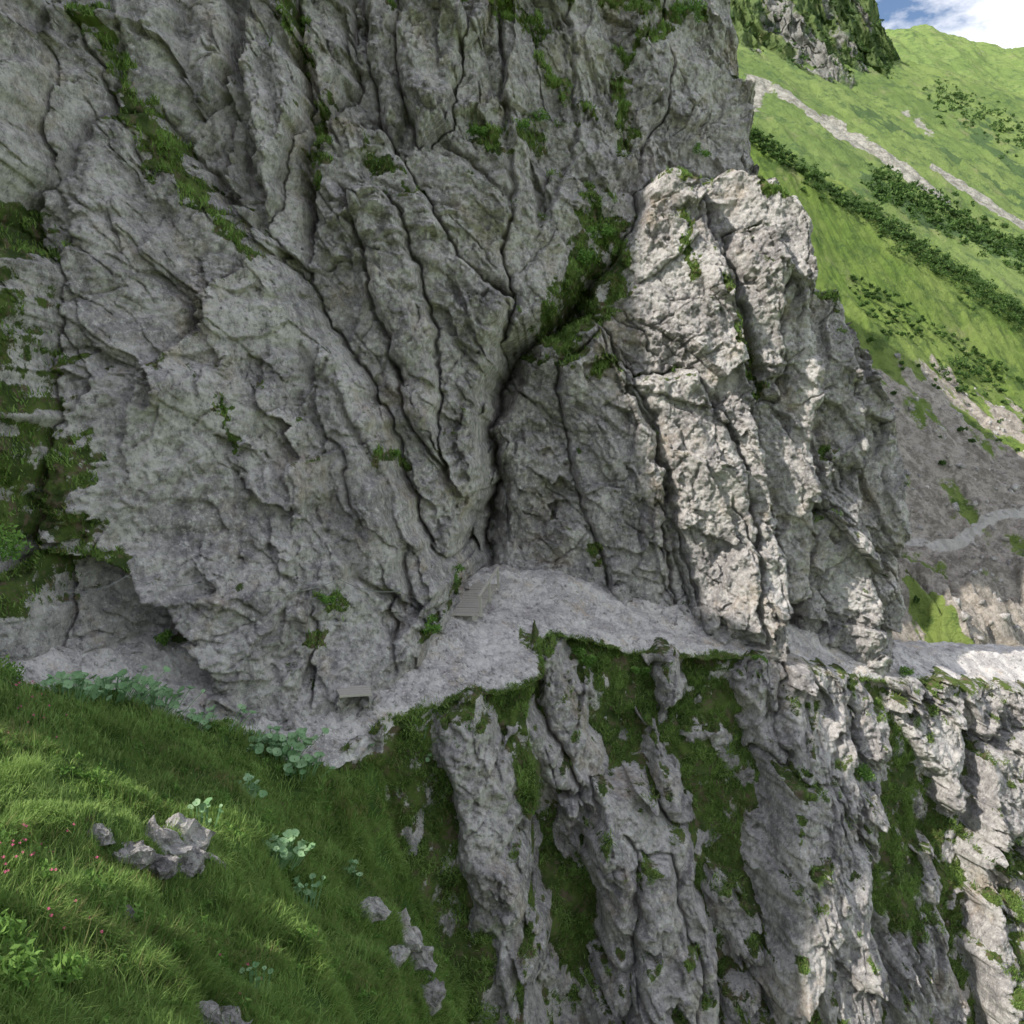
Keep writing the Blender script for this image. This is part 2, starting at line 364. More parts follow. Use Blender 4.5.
cap2=capsules(X2,Z2,[((600,650,27),(650,740,25.5),.6),((495,690,23.8),(560,710,24.5),.5),((830,650,30),.5),((950,670,33),.5),((1000,830,31),(985,1000,29),.6),((560,900,23),(590,1000,21),.6),((865,780,28),.4),((700,650,27),(760,980,25),.3)])
gr2=np.clip(gm*.85+cap2*.5+sstep(.5,.8,up2)*.6+.4*fbm(X2/.9,Z2/.9,3,70)-.08,0,1)
keep2=(over<.45)&(X2>-3.9-.25*(Z2+5))
P2=np.stack([X2,Y2,Z2],-1)
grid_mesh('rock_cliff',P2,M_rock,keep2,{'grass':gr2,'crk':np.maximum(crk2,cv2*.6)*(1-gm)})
scatter_grid(X2,Y2,Z2,np.where(keep2&(gr2>.5)&(over<.05),gr2*sstep(-.1,.5,fbm(X2/.6,Z2/.6,3,402)+.3),0),125000,.17,.014,(0,-.55,.5))

# ---------- FOREGROUND MEADOW BANK
rows=[[(-300,690,10),(-100,690,14.5),(0,690,16.3),(120,700,18.3),(250,742,19.7),(330,752,20.6),(440,700,22.4),(520,675,24.2)],
[(-300,790,7),(-100,760,10.5),(0,755,12.5),(120,768,14.5),(250,800,16.8),(330,812,19),(420,800,21.8),(500,790,24.6)],
[(-300,890,5.5),(-100,850,7.5),(0,850,9),(120,860,11),(250,880,13.6),(350,900,17),(420,900,20.6),(480,900,23.6)],
[(-300,1000,4.5),(-100,960,5.8),(0,950,7),(130,960,8.5),(260,970,10.8),(370,990,14.4),(445,1000,19),(495,1000,22.6)],
[(-300,1150,3.5),(-100,1100,4.4),(0,1100,5),(140,1120,6.5),(280,1130,8.7),(400,1150,12.2),(465,1150,17),(510,1150,21)],
[(-300,1500,2.5),(-100,1400,3.2),(0,1400,3.8),(140,1400,4.8),(280,1400,6.5),(400,1400,10),(470,1400,15),(515,1400,19)]]
Pm=sheet(rows,520,520)
x,y=Pm[...,0].copy(),Pm[...,1].copy()
Nm=normals(Pm); Nm*=np.sign(Nm[...,2:3])
hh=.34*fbm(x/1.7,y/1.7,4,80)+.07*fbm(x/.35,y/.35,3,81)
Pm+=Nm*hh[...,None]
grid_mesh('meadow_bank',Pm,M_soil)
def tri_area(P):
    du=P[:-1,1:]-P[:-1,:-1];dv=P[1:,:-1]-P[:-1,:-1]; return np.linalg.norm(np.cross(du,dv),axis=-1)
A=tri_area(Pm)
def scatter_sheet(P,N,A,w,n):
    p=(A*w).ravel(); p/=p.sum(); i=rng.choice(len(p),n,p=p); r,c=np.divmod(i,A.shape[1])
    a=rng.random((n,1));b=rng.random((n,1))
    return P[r,c]+a*(P[r,c+1]-P[r,c])+b*(P[r+1,c]-P[r,c]),N[r,c]
dens=1/np.clip(Pm[:-1,:-1,1],4,30)**1.1
clump=sstep(-.35,.5,fbm(x/.45,y/.45,3,90))[:-1,:-1]+.12
b_,n_=scatter_sheet(Pm,Nm,A,dens*clump,320000)
ln=(.09+.19*np.clip(fbm(b_[:,0]/.9,b_[:,1]/.9,3,91)+.3,0,1))*rng.uniform(.5,1.3,len(b_))
add_blades(b_,ln,.003+.0004*b_[:,1],n_*.7+np.array([0,0,.5]))
b_,n_=scatter_sheet(Pm,Nm,A,dens,8000)
add_blades(b_,rng.uniform(.2,.42,8000),.002+.0002*b_[:,1],n_*.2+np.array([0,0,1.4]))

B=np.concatenate([b[0] for b in blades]);LN=np.concatenate([b[1] for b in blades]);WD=np.concatenate([b[2] for b in blades]);OU=np.concatenate([b[3] for b in blades])
n=len(B); az=rng.uniform(0,6.283,n); side=np.stack([np.cos(az),np.sin(az),np.zeros(n)],-1)
tuft=np.stack([pn(B[:,0]/.35,B[:,1]/.35+B[:,2]/.3,s_) for s_ in (611,612,613)],-1)
lean=rng.normal(0,.42,(n,3))+tuft*.8; d1=OU+lean*.6; d1/=np.linalg.norm(d1,axis=1,keepdims=True)
d2=d1+lean*.9+np.array([0,0,-.45]); d2/=np.linalg.norm(d2,axis=1,keepdims=True)
mid=B+d1*LN[:,None]*.55; tip=mid+d2*LN[:,None]*.5
sw=side*WD[:,None]
V=np.stack([B-sw,B+sw,mid+sw*.75,mid-sw*.75,tip],1).reshape(-1,3)
k=np.arange(n)[:,None]*5
loops=np.concatenate([k+np.array([[0,1,2,3]]),k+np.array([[3,2,4]])],1).ravel()
starts=(np.arange(n)[:,None]*7+np.array([[0,4]])).ravel()
rb=np.clip(.5+.5*fbm(B[:,0]/1.3,B[:,2]/1.3+B[:,1]/1.7,3,95)+rng.normal(0,.24,n),0,1)
raw_mesh('meadow_grass',V,loops,starts,M_blade,{'rnd':np.repeat(rb,5)})

# ---------- leaf clouds
def leafcloud(cs,rs,nper,size,flat=.8,up=0):
    out=[];rn=[]
    for c,r in zip(cs,rs):
        nb=5; sub=rng.normal(0,.45,(nb,3))*r; sub[:,2]=np.abs(sub[:,2])*flat
        w=rng.integers(0,nb,nper)
        d=rng.normal(0,1,(nper,3)); d/=np.linalg.norm(d,axis=1,keepdims=True)
        p=np.array(c)+sub[w]+d*(rng.random((nper,1))**.45)*r*.55*np.array([1,1,flat])
        a=rng.normal(0,1,(nper,3)); a[:,2]+=up; a/=np.linalg.norm(a,axis=1,keepdims=True)
        b=np.cross(a,rng.normal(0,1,(nper,3))); b/=np.linalg.norm(b,axis=1,keepdims=True)
        s=size*rng.uniform(.6,1.3,(nper,1))
        out.append(np.stack([p-a*s,p+b*s*.45,p+a*s,p-b*s*.45],1).reshape(-1,3)); 
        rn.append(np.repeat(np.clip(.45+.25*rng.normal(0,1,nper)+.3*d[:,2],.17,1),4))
    return np.concatenate(out),np.concatenate(rn)
def leafobj(name,cs,rs,nper,size,mat,flat=.8,up=0):
    V,r=leafcloud(cs,rs,nper,size,flat,up); q=len(V)//4
    return raw_mesh(name,V,np.arange(q*4),np.arange(q)*4,mat,{'rnd':r})
def hit(X,Y,Z,u,v,d0,off=.1):
    x,_,z=unproj(u,v,d0)
    for _ in range(8):
        i=np.argmin(abs(X[0]-x)); j=np.argmin(abs(Z[:,0]-z)); d0=min(Y[j,i],60); x,_,z=unproj(u,v,d0)
    return (x,d0-off,z)
for u,v,d,r in ((540,122,29,.45),(520,128,29,.3),(10,550,18,.6),(12,640,17.5,.6),(8,680,16.8,.4),(480,135,29,.35),(700,155,30,.3),(690,18,37,.6),(395,455,26,.2),(430,628,25,.25),(456,580,27,.3),(165,640,20,.2),(325,600,22,.2),(585,260,31,.5),(600,235,31,.4)):
    leafobj('green_shrub',[hit(X,Y,Z,u,v,d)],[r],int(900*r+150),.045,M_leaf)
for u,v,r in ((592,662,.3),(862,775,.4),(575,650,.3),(785,625,.35),(480,680,.3),(640,672,.25),(760,660,.2),(905,675,.3),(780,612,.25)):
    leafobj('green_shrub',[hit(X2,Y2,Z2,u,v,27)],[r],int(900*r+150),.045,M_leaf)
b_,n_=scatter_sheet(Pm,Nm,A,dens*(sstep(0,.4,fbm(x/2,y/2,2,96))[:-1,:-1]+.1),600)
leafobj('wild_herbs',b_+np.array([0,0,.08]),rng.uniform(.05,.14,600),45,.03,M_leaf,1,.8)

# ---------- butterbur
_cache={}
def near_sheet(P,u,v):
    key=(id(P),P.shape)
    if key not in _cache:
        q=P.reshape(-1,3); cp=math.cos(PITCH);sp=math.sin(PITCH)
        f=q[:,1]*cp-q[:,2]*sp
        _cache[key]=((q[:,0]/f*F+512).astype(np.float32),(512-(q[:,1]*sp+q[:,2]*cp)/f*F).astype(np.float32),q.copy(),P)
    a,b,q,_=_cache[key]
    return q[np.argmin((a-u)**2+(b-v)**2)]
def butterbur(c,nl,r,ls):
    V=[];Lp=[];St=[];R=[];k=0;lc=0
    for i in range(nl):
        p=np.array(c)+np.array([rng.normal(0,r),rng.normal(0,r*.6),rng.uniform(.08,.4)])
        s=ls*rng.uniform(.5,1.2); az=rng.uniform(0,6.28); nrm=np.array([rng.normal(0,.4),rng.normal(-.45,.4),1.]);nrm/=np.linalg.norm(nrm)
        a=np.cross(nrm,[math.cos(az),math.sin(az),.1]);a/=np.linalg.norm(a);b=np.cross(nrm,a)
        m=10; V.append(p-nrm*s*.25)
        for j in range(m):
            t=j/m*6.283; rr=s*(1-.35*math.exp(-((t-3.14)/.3)**2))*(1+.1*math.sin(5*t)+rng.normal(0,.05))
            V.append(p-a*math.cos(t)*rr*.6+b*math.sin(t)*rr*.6+nrm*rng.normal(0,.06)*s)
        for j in range(m): Lp+= [k,k+1+j,k+1+(j+1)%m]; St.append(lc); lc+=3
        rv=rng.uniform(.2,1); R+=[rv]*(m+1); k+=m+1
        q=np.array([*(np.array(c)[:2]+(p[:2]-np.array(c)[:2])*.6),c[2]-.1]); w=np.array([.008,0,0])
        V+=[q-w,q+w,p+w,p-w]; Lp+=[k,k+1,k+2,k+3]; St.append(lc); lc+=4; R+=[.3]*4; k+=4
    raw_mesh('butterbur_plant',np.array(V),Lp,St,M_butter,{'rnd':R})
for u,v,nl,r,ls in ((275,752,100,.38,.16),(300,775,40,.25,.16),(275,862,80,.24,.13),(245,800,20,.14,.12),(110,695,80,.5,.15),(155,705,70,.4,.15),(70,697,34,.3,.14),(410,768,30,.2,.13),(352,748,30,.22,.13),(305,903,18,.12,.09),(205,728,26,.3,.13),(350,882,14,.12,.09),(420,742,14,.2,.12),(200,830,12,.12,.1),(255,1000,16,.12,.06)):
    butterbur(near_sheet(Pm,u,v),nl,r,ls)
for u,v in ((15,985),(40,1000),(-10,960)):
    q=near_sheet(Pm,u,v); leafobj('leafy_herb',[q+np.array([0,0,.05])],[.22],420,.035,M_leaf,1,.5)

# ---------- flowers
V=[];Lp=[];St=[];k=0;lc=0
for (u,v,s,n_f) in ((25,710,30,14),(15,875,25,20),(75,945,30,8),(60,870,60,8),(270,990,60,5),(30,735,40,6)):
    for i in range(n_f):
        q=near_sheet(Pm,u+rng.normal(0,s*.6),v+rng.normal(0,s*.5))+np.array([rng.normal(0,.03),rng.normal(0,.03),rng.uniform(.15,.28)])
        sz=.006+.0007*q[1]*rng.uniform(.6,1.2)
        for j in range(5):
            a=j*1.2566+rng.uniform(0,.5);d=np.array([math.cos(a),math.sin(a)*.6,.5*math.sin(a)+.35])
            e=np.array([-math.sin(a),math.cos(a),.2])
            V+=[q,q+d*sz+e*sz*.5,q+d*sz*1.6,q+d*sz-e*sz*.5]; Lp+=[k,k+1,k+2,k+3];St.append(lc);k+=4;lc+=4
raw_mesh('pink_wildflowers',np.array(V),Lp,St,M_pink)

# ---------- rocks
from mathutils import noise as mn, Matrix
def rock_bm(bm,c,s,seed,sub=3):
    b2=bmesh.new(); rr=random.Random(seed)
    for i in range(16):
        v=Vector((rr.gauss(0,1),rr.gauss(0,1),rr.gauss(0,1))).normalized(); b2.verts.new((v.x*s[0]*rr.uniform(.7,1),v.y*s[1]*rr.uniform(.7,1),v.z*s[2]*rr.uniform(.7,1)))
    r=bmesh.ops.convex_hull(b2,input=b2.verts)
    bmesh.ops.delete(b2,geom=[g for g in r['geom_interior'] if isinstance(g,bmesh.types.BMVert)],context='VERTS')
    bmesh.ops.subdivide_edges(b2,edges=b2.edges,cuts=sub,use_grid_fill=True)
    m=max(s)
    for v in b2.verts:
        v.co+=Vector((mn.noise(v.co*2.5/m+Vector((seed,0,0))),mn.noise(v.co*2.5/m+Vector((0,seed,0))),mn.noise(v.co*2.5/m)))*m*.22
        v.co+=Vector((mn.noise(v.co*9/m),mn.noise(v.co*9/m+Vector((5,0,0))),mn.noise(v.co*9/m+Vector((0,5,0)))))*m*.1
    me=bpy.data.meshes.new('t'); b2.to_mesh(me); b2.free()
    me.transform(Matrix.Translation(Vector(c))); bm.from_mesh(me); bpy.data.meshes.remove(me)
def outcrop(name,pts,seed):
    bm=bmesh.new()
    for i,(u,v,sx,sy,sz) in enumerate(pts):
        q=near_sheet(Pm,u,v); rock_bm(bm,(q[0],q[1],q[2]+sz*.2),(sx,sy,sz),seed+i,5)
    me=bpy.data.meshes.new(name); bm.to_mesh(me); bm.free(); me.materials.append(M_rock)
    ob=bpy.data.objects.new(name,me); SC.collection.objects.link(ob)
outcrop('rock_outcrop',[(100,840,.25,.25,.16),(128,862,.32,.3,.2),(160,850,.4,.35,.34),(185,842,.42,.35,.36),(208,862,.3,.25,.26),(150,872,.35,.25,.22),(180,866,.4,.3,.26)],3)
outcrop('rock_outcrop',[(370,912,.4,.3,.24),(388,925,.45,.35,.34),(403,945,.5,.4,.38),(420,968,.5,.4,.4),(436,1000,.45,.4,.4),(395,960,.35,.25,.25)],30)
outcrop('rock_outcrop',[(205,1020,.22,.2,.14),(230,1026,.3,.2,.14)],50)
outcrop('white_boulder',[(125,915,.13,.1,.08)],60)
V=[];Lp=[];St=[];k=0;lc=0
cand=np.argwhere((vv>.8)&(vv<3.1)); sel=cand[rng.integers(0,len(cand),8000)]
cube=np.array([[-1,-1,-1],[1,-1,-1],[1,1,-1],[-1,1,-1],[-1,-1,1],[1,-1,1],[1,1,1],[-1,1,1]])*.6
fc=[[0,3,2,1],[4,5,6,7],[0,1,5,4],[1,2,6,5],[2,3,7,6],[3,0,4,7]]
for (j,i) in sel:
    s=.015+.06*rng.random()**3.5; q=Pp[j,i]
    R=np.linalg.qr(rng.normal(0,1,(3,3)))[0]
    V.append(((cube+rng.normal(0,.22,(8,3)))*s*np.array([1,.8,.6]))@R+q)
    for f_ in fc: Lp+= [k+a for a in f_]; St.append(lc); lc+=4
    k+=8
raw_mesh('loose_stones',np.concatenate(V),Lp,St,M_gravel)

# ---------- footbridge
def box(bm,c,ax,ay,az,s):
    vs=[]
    for sx in(-1,1):
        for sy in(-1,1):
            for sz in(-1,1): vs.append(bm.verts.new(Vector(c)+ax*sx*s[0]/2+ay*sy*s[1]/2+az*sz*s[2]/2))
    for f in((0,1,3,2),(4,6,7,5),(0,4,5,1),(2,3,7,6),(0,2,6,4),(1,5,7,3)): bm.faces.new([vs[i] for i in f])
def bmobj(name,bm,mat,parent=None):
    bmesh.ops.recalc_face_normals(bm,faces=bm.faces)
    me=bpy.data.meshes.new(name);bm.to_mesh(me);bm.free();me.materials.append(mat)
    ob=bpy.data.objects.new(name,me);SC.collection.objects.link(ob); ob.parent=parent; return ob
A_=Vector(near_sheet(Pp,463,622)); B_=Vector(near_sheet(Pp,484,590)); dr=(B_-A_); ln_=dr.length; dr.normalize(); sd=dr.cross(Vector((0,0,1))).normalized(); upv=sd.cross(dr)
em=bpy.data.objects.new('wooden_footbridge',None); SC.collection.objects.link(em)
npl=max(8,int(ln_/.17)); bm=bmesh.new()
for i in range(npl):
    box(bm,A_+dr*(i+.5)*ln_/npl+upv*(.17+random.uniform(-.008,.008)),dr,sd,upv,(ln_/npl*.86,.85+random.uniform(-.05,.05),.035))
bmobj('planks',bm,M_wood,em)
bm=bmesh.new()
for s_ in(-.3,.3): box(bm,A_+dr*ln_/2+sd*s_+upv*.09,dr,sd,upv,(ln_,.1,.12))
bmobj('beams',bm,M_wood,em)
bm=bmesh.new()
for t_ in(.06,.5,.94): box(bm,A_+dr*ln_*t_+sd*.46+upv*.39,dr,sd,upv,(.06,.06,.6))
box(bm,A_+dr*ln_*.5+sd*.46+upv*.7,dr,sd,upv,(ln_,.06,.05))
bmobj('side_rail',bm,M_wood,em)
em=bpy.data.objects.new('stone_culvert',None); SC.collection.objects.link(em)
c=Vector(near_sheet(Pp,357,704))+Vector((0,-.3,.16)); bm=bmesh.new(); ax,ay,az=Vector((1,.25,0)).normalized(),Vector((-.25,1,0)).normalized(),Vector((0,0,1))
for s_ in (-.3,-.1,.1,.3): box(bm,c+az*(.2+.01*s_)+ay*s_,ax,ay,az,(.72+.1*s_,.19,.05))
bmobj('lintel',bm,M_wood,em)
bm=bmesh.new()
for s_ in(-.3,.3): rock_bm(bm,c+ax*s_,(.15,.4,.26),int(s_*100)+90,2)
bmobj('side_walls',bm,M_rock,em)
em=bpy.data.objects.new('safety_cable',None); SC.collection.objects.link(em)
pts=[]
for u,v,d in ((70,590,18),(130,575,19),(200,582,20),(270,590,21.5),(340,578,23),(400,590,24),(445,598,25)):
    pts.append(Vector(hit(X,Y,Z,u,v,d,.14)))
cu=bpy.data.curves.new('cable','CURVE'); cu.dimensions='3D'; cu.bevel_depth=.008; sp=cu.splines.new('POLY')
fine=[]
for a,b in zip(pts[:-1],pts[1:]):
    for i in range(8): t_=i/8; fine.append(a.lerp(b,t_)-Vector((0,.05,.12*4*t_*(1-t_))))
fine.append(pts[-1]); sp.points.add(len(fine)-1)
for p_,q in zip(sp.points,fine): p_.co=(*q,1)
ob=bpy.data.objects.new('cable',cu); cu.materials.append(M_steel); SC.collection.objects.link(ob); ob.parent=em
bm=bmesh.new()
for q in pts: box(bm,q+Vector((0,.1,0)),Vector((1,0,0)),Vector((0,1,0)),Vector((0,0,1)),(.03,.35,.03))
bmobj('iron_pins',bm,M_steel,em)

# ---------- DISTANT TERRAIN
def hill_mat(name,ga,gb,dark,scr,bs=1.):
    t=NT(name)
    col=t.mix(t.rng(t.noise(.06*bs,5,.75),.4,.6),ga,gb)
    col=t.mix(t.rng(t.noise(.45*bs,6,.8),.5,.62,0,.85),col,dark)
    col=t.mix(t.rng(t.noise(.22*bs,6,.75,0,(1,.45,1),(0,0,.7)),.55,.68,0,.55),col,(.30,.29,.16))
    s=t.math('ADD',t.attr('scree'),t.math('MULTIPLY',t.math('SUBTRACT',t.noise(.3*bs,6,.8),.5),1.6))
    sc=t.mix(t.rng(t.noise(1.3*bs,6,.8),.4,.6),(scr[0]*.5,scr[1]*.5,scr[2]*.48),scr)
    col=t.mix(t.rng(s,.45,.6),col,sc)
    w=t.math('ADD',t.attr('wood'),t.math('MULTIPLY',t.math('SUBTRACT',t.noise(.3*bs,5,.8),.5),1.2))
    col=t.mix(t.rng(w,.45,.6,0,.9),col,dark)
    col=t.mix(t.rng(t.attr('trail'),.2,.6),col,(.6,.58,.54))
    return t.fin(col,t.bump(t.noise(1.2*bs,6,.75),1,.5/bs))
M_h1=hill_mat('hillside_turf',(.15,.23,.05),(.22,.29,.08),(.08,.135,.04),(.52,.47,.42))
M_h2=hill_mat('far_turf',(.17,.25,.075),(.23,.31,.10),(.09,.15,.06),(.52,.50,.45),.35)  # greens paler and less saturated, haze put into the colour
M_h3=hill_mat('far_crag',(.11,.16,.06),(.16,.22,.08),(.06,.105,.045),(.38,.375,.36),.35)
def wseg(P,pts,r,sub=7,wob=.35):
    m=np.zeros(P.shape[:2]); Q=P+wob*r*np.stack([fbm(P[...,0]/r,P[...,1]/r,3,s_) for s_ in (71,72,73)],-1)
    fp=[]
    for a,b in zip(pts[:-1],pts[1:]):
        for i in range(sub): fp.append((a[0]+(b[0]-a[0])*i/sub,a[1]+(b[1]-a[1])*i/sub))
    fp.append(pts[-1]); W=[near_sheet(P,*q) for q in fp]
    for a,b in zip(W[:-1],W[1:]):
        ab=b-a; t_=np.clip(((Q-a)@ab)/(ab@ab+1e-9),0,1)
        d=np.linalg.norm(Q-a-t_[...,None]*ab,axis=-1); m=np.maximum(m,1-sstep(.4*r,1.3*r,d))
    return m
rows=[[(700,820,42),(780,800,45),(900,780,47),(1024,780,51),(1200,800,57),(1400,850,64)],
[(700,650,48),(780,640,50),(900,640,54),(1024,645,58),(1200,670,64),(1400,720,70)],
[(700,550,58),(780,548,60),(900,545,64),(1024,520,68),(1200,530,74),(1400,560,82)],
[(700,380,68),(780,400,70),(880,410,74),(1024,440,80),(1200,480,88),(1400,540,96)],
[(700,240,80),(780,260,82),(880,310,86),(1024,380,92),(1200,450,100),(1400,540,110)],
[(680,80,94),(740,125,98),(850,200,100),(1024,312,106),(1200,420,115),(1400,520,125)],
[(680,120,110),(740,160,115),(850,250,125),(1024,370,130),(1200,480,140),(1400,590,150)]]
P1=sheet(rows,520,700); x,y=P1[...,0].copy(),P1[...,1].copy()
vh=np.linspace(0,6,700)[:,None]*np.ones((1,520))
low=1-sstep(2.3,3.6,vh)
st=ridged((x*.85+y*.5)/3.5,(x*.5-y*.85)/16,5,131,.6)
P1[...,2]+=.9*fbm(x/9,y/9,4,130)+(.7+.6*low)*st+.2*fbm(x/.9,y/.9,3,132)
f1,f2,r1,r2,r3,dx,dy=vor(x/1.6,y/2.2,135); rk=sstep(.0,.35,fbm(x/6,y/6,3,136)+.12)*(1-sstep(1.3,1.9,vh))
P1[...,2]+=rk*(1.0+1.6*r1+1.2*(r2*dx+r3*dy))
scr=np.clip(1.15-sstep(2.4,4.0,vh+.5*fbm(x/8,y/8,3,133)),0,1)*.85+.3*rk
scr=scr+.5*(st-.55)*(vh<4.1)+.3*fbm(x/2.5,y/2.5,3,134)*(vh<4.0)
tr_=wseg(P1,[(885,535),(910,541),(935,546),(962,542),(985,520),(1005,513),(1040,512),(1100,516)],.48,8,.3)
gp=wseg(P1,[(925,600),(950,642),(975,660)],1.1)+wseg(P1,[(905,570),(930,615)],.6)
scr=np.clip(scr-1.1*gp,0,1.2)
wd1=wseg(P1,[(745,132),(800,168),(850,200),(900,235),(960,272),(1024,312),(1090,352)],1.7,3,.6)*.9
wd1=np.maximum(wd1,wseg(P1,[(880,262),(950,305),(1024,352)],1.3,3,.8)*.45)
grid_mesh('hillside',P1,M_h1,None,{'scree':scr,'wood':wd1,'trail':tr_})
b_,n_=scatter_sheet(P1,normals(P1),tri_area(P1),((scr>.5)&(vh<4)&(x>22))[:-1,:-1]*1.,2500)
V=[];Lp=[];St=[];k=0;lc=0
for q in b_:
    s=.06+.35*rng.random()**5; R=np.linalg.qr(rng.normal(0,1,(3,3)))[0]
    V.append(((cube+rng.normal(0,.22,(8,3)))*s*np.array([1,.8,.6]))@R+q)
    for f_ in fc: Lp+= [k+a for a in f_]; St.append(lc); lc+=4
    k+=8
raw_mesh('scree_boulders',np.concatenate(V),Lp,St,M_rock)
rows=[[(600,350,145),(700,320,150),(850,350,160),(1024,420,170),(1300,520,190),(1600,640,215)],
[(600,120,190),(700,150,200),(850,220,210),(1024,310,220),(1300,430,240),(1600,550,260)],
[(600,40,270),(700,70,280),(850,130,290),(1024,215,300),(1300,330,320),(1600,450,340)],
[(600,-20,370),(700,10,380),(850,70,390),(1024,130,400),(1300,230,420),(1600,330,440)],
[(600,-40,450),(700,0,455),(850,50,465),(1024,105,480),(1300,200,500),(1600,280,520)],
[(600,0,520),(700,40,525),(850,100,540),(1024,170,560),(1300,300,590),(1600,400,620)]]
Pq=sheet(rows,420,520); x,y=Pq[...,0].copy(),Pq[...,1].copy()
Pq[...,2]+=1.8*fbm(x/30,y/30,4,140)+3.2*ridged((x*.8+y*.5)/16,(x*.5-y*.8)/80,5,141,.55)+.6*fbm(x/3,y/3,3,142)
scr=np.maximum(wseg(Pq,[(785,92),(820,118),(850,138),(880,155),(910,175),(938,194)],5),wseg(Pq,[(940,172),(965,190),(990,205),(1015,222)],4.5))*1.25
scr=np.maximum(scr,.8*wseg(Pq,[(760,80),(745,105)],5))
scr=np.maximum(scr,.6*wseg(Pq,[(900,110),(930,135)],2.5))
wood=np.maximum(wseg(Pq,[(870,180),(920,215),(970,240),(1040,265)],5,3,.7)*.8,wseg(Pq,[(985,100),(1050,125)],9,2)*.8)
wood=np.maximum(wood,.8*wseg(Pq,[(950,120),(1040,185)],6,3,.7))
wood=np.maximum(wood,.6*wseg(Pq,[(860,110),(940,150),(1040,210)],5,3,.9))
grid_mesh('mountain_slope',Pq,M_h2,None,{'scree':scr,'wood':wood+.12,'trail':0*x})
rows=[[(560,290,250),(700,200,262),(780,170,280),(840,175,295),(880,165,325),(905,150,360),(935,150,400)],
[(560,150,290),(700,110,300),(780,90,320),(840,90,345),(875,92,380),(900,98,410),(922,112,430)],
[(560,0,330),(700,0,345),(790,15,365),(845,35,390),(878,58,415),(898,82,432),(915,106,445)],
[(560,-250,390),(700,-150,400),(800,-70,420),(856,-14,440),(884,34,452),(900,72,462),(914,104,470)],
[(560,-100,450),(700,0,470),(800,20,490),(856,50,500),(884,80,510),(899,100,515),(912,120,520)]]
Pc=sheet(rows,460,460); x,y,z=[Pc[...,i].copy() for i in range(3)]
fd=(1-.75*np.linspace(0,1,460)[None]**3)
Pc[...,1]-=fd*(13*ridged(x/14+z/30,z/60,5,150,.6)-7); Pc[...,0]+=fd*3*fbm(y/12,z/12,4,151)
Pc[...,2]+=fd*2.5*fbm(x/6,z/6,3,152)
scr=np.clip(.5+.9*fbm(x/14+z/30,z/60,4,153)-.35*sstep(0,1,np.linspace(0,1,460)[None]),0,1)
grid_mesh('rocky_mountain',Pc,M_h3,None,{'scree':scr,'wood':np.clip(.2+.5*fbm(x/15,z/15,3,154),0,1),'trail':0*x})
rows=[[(700,300,480),(850,250,500),(950,250,520),(1024,260,530),(1200,300,560),(1500,380,600)],
[(700,150,600),(850,120,620),(950,120,640),(1024,140,650),(1200,160,680),(1500,250,720)],
[(700,90,740),(850,70,760),(950,65,770),(1024,80,780),(1200,80,800),(1500,150,840)],
[(700,80,860),(850,52,880),(920,38,890),(1000,56,900),(1150,34,920),(1500,60,940)],
[(700,200,1000),(850,200,1000),(950,200,1000),(1024,200,1020),(1200,200,1050),(1500,300,1080)]]
Pf=sheet(rows,300,300); x,y=Pf[...,0].copy(),Pf[...,1].copy()
Pf[...,2]+=5*fbm(x/70,y/70,4,160)+8*ridged(x/45,y/180,4,161)-5+.8*fbm(x/8,y/8,3,162)
grid_mesh('grassy_hill',Pf,M_h2,None,{'scree':np.clip(.3*pn(x/60,y/60,163)+.1,0,1),'wood':.1+.3*fbm(x/50,y/50,3,164),'trail':0*x})
g=np.linspace(-9000,9000,160); gx_,gy_=np.meshgrid(g,g); gz_=-170+18*fbm(gx_/900,gy_/900,4,170)
grid_mesh('valley_ground',np.stack([gx_,gy_,gz_],-1),M_h2,None,{'scree':0*gx_,'wood':.2+0*gx_,'trail':0*gx_})

P1s=P1[::2,::2].copy();Pqs=Pq[::2,::2].copy()
cs=[];rs=[]
for i in range(900):
    a=rng.random(); u=745+a*350; v=(133+(u-745)*.655)+rng.normal(0,1)*4+rng.exponential(6)*(.3+a)
    cs.append(near_sheet(P1s,u,v)+rng.normal(0,.25,3)); rs.append(rng.uniform(.3,.5+.7*a))
for i in range(260):
    u=rng.uniform(850,1080); v=(212+(u-760)*.645)+rng.exponential(25)
    cs.append(near_sheet(P1s,u,v)+rng.normal(0,.3,3)); rs.append(rng.uniform(.1,.32))
for i in range(30):
    cs.append(near_sheet(P1s,rng.normal(965,20),rng.normal(372,9))+rng.normal(0,.3,3)); rs.append(rng.uniform(.3,.8))
leafobj('dwarf_pine_thicket',cs,rs,70,.15,M_pine,.6,.8)
cs=[];rs=[]
for i in range(900):
    a=rng.random(); u=870+a*200; v=180+(u-870)*.5+rng.normal(0,9)
    cs.append(near_sheet(Pqs,u,v)+rng.normal(0,1,3)*[1,1,0]); rs.append(rng.uniform(.4,1.3))
for i in range(700):
    u=rng.uniform(930,1060); v=98+(u-930)*.4+rng.normal(0,10)
    cs.append(near_sheet(Pqs,u,v)+rng.normal(0,1,3)*[1,1,0]); rs.append(rng.uniform(.5,1.4))
for i in range(1300):
    j=rng.integers(60,345);k_=rng.integers(60,440)
    cs.append(Pc[j,k_]); rs.append(rng.uniform(.4,1.5))
leafobj('distant_trees',cs,rs,30,.45,M_pine,.8,.6)

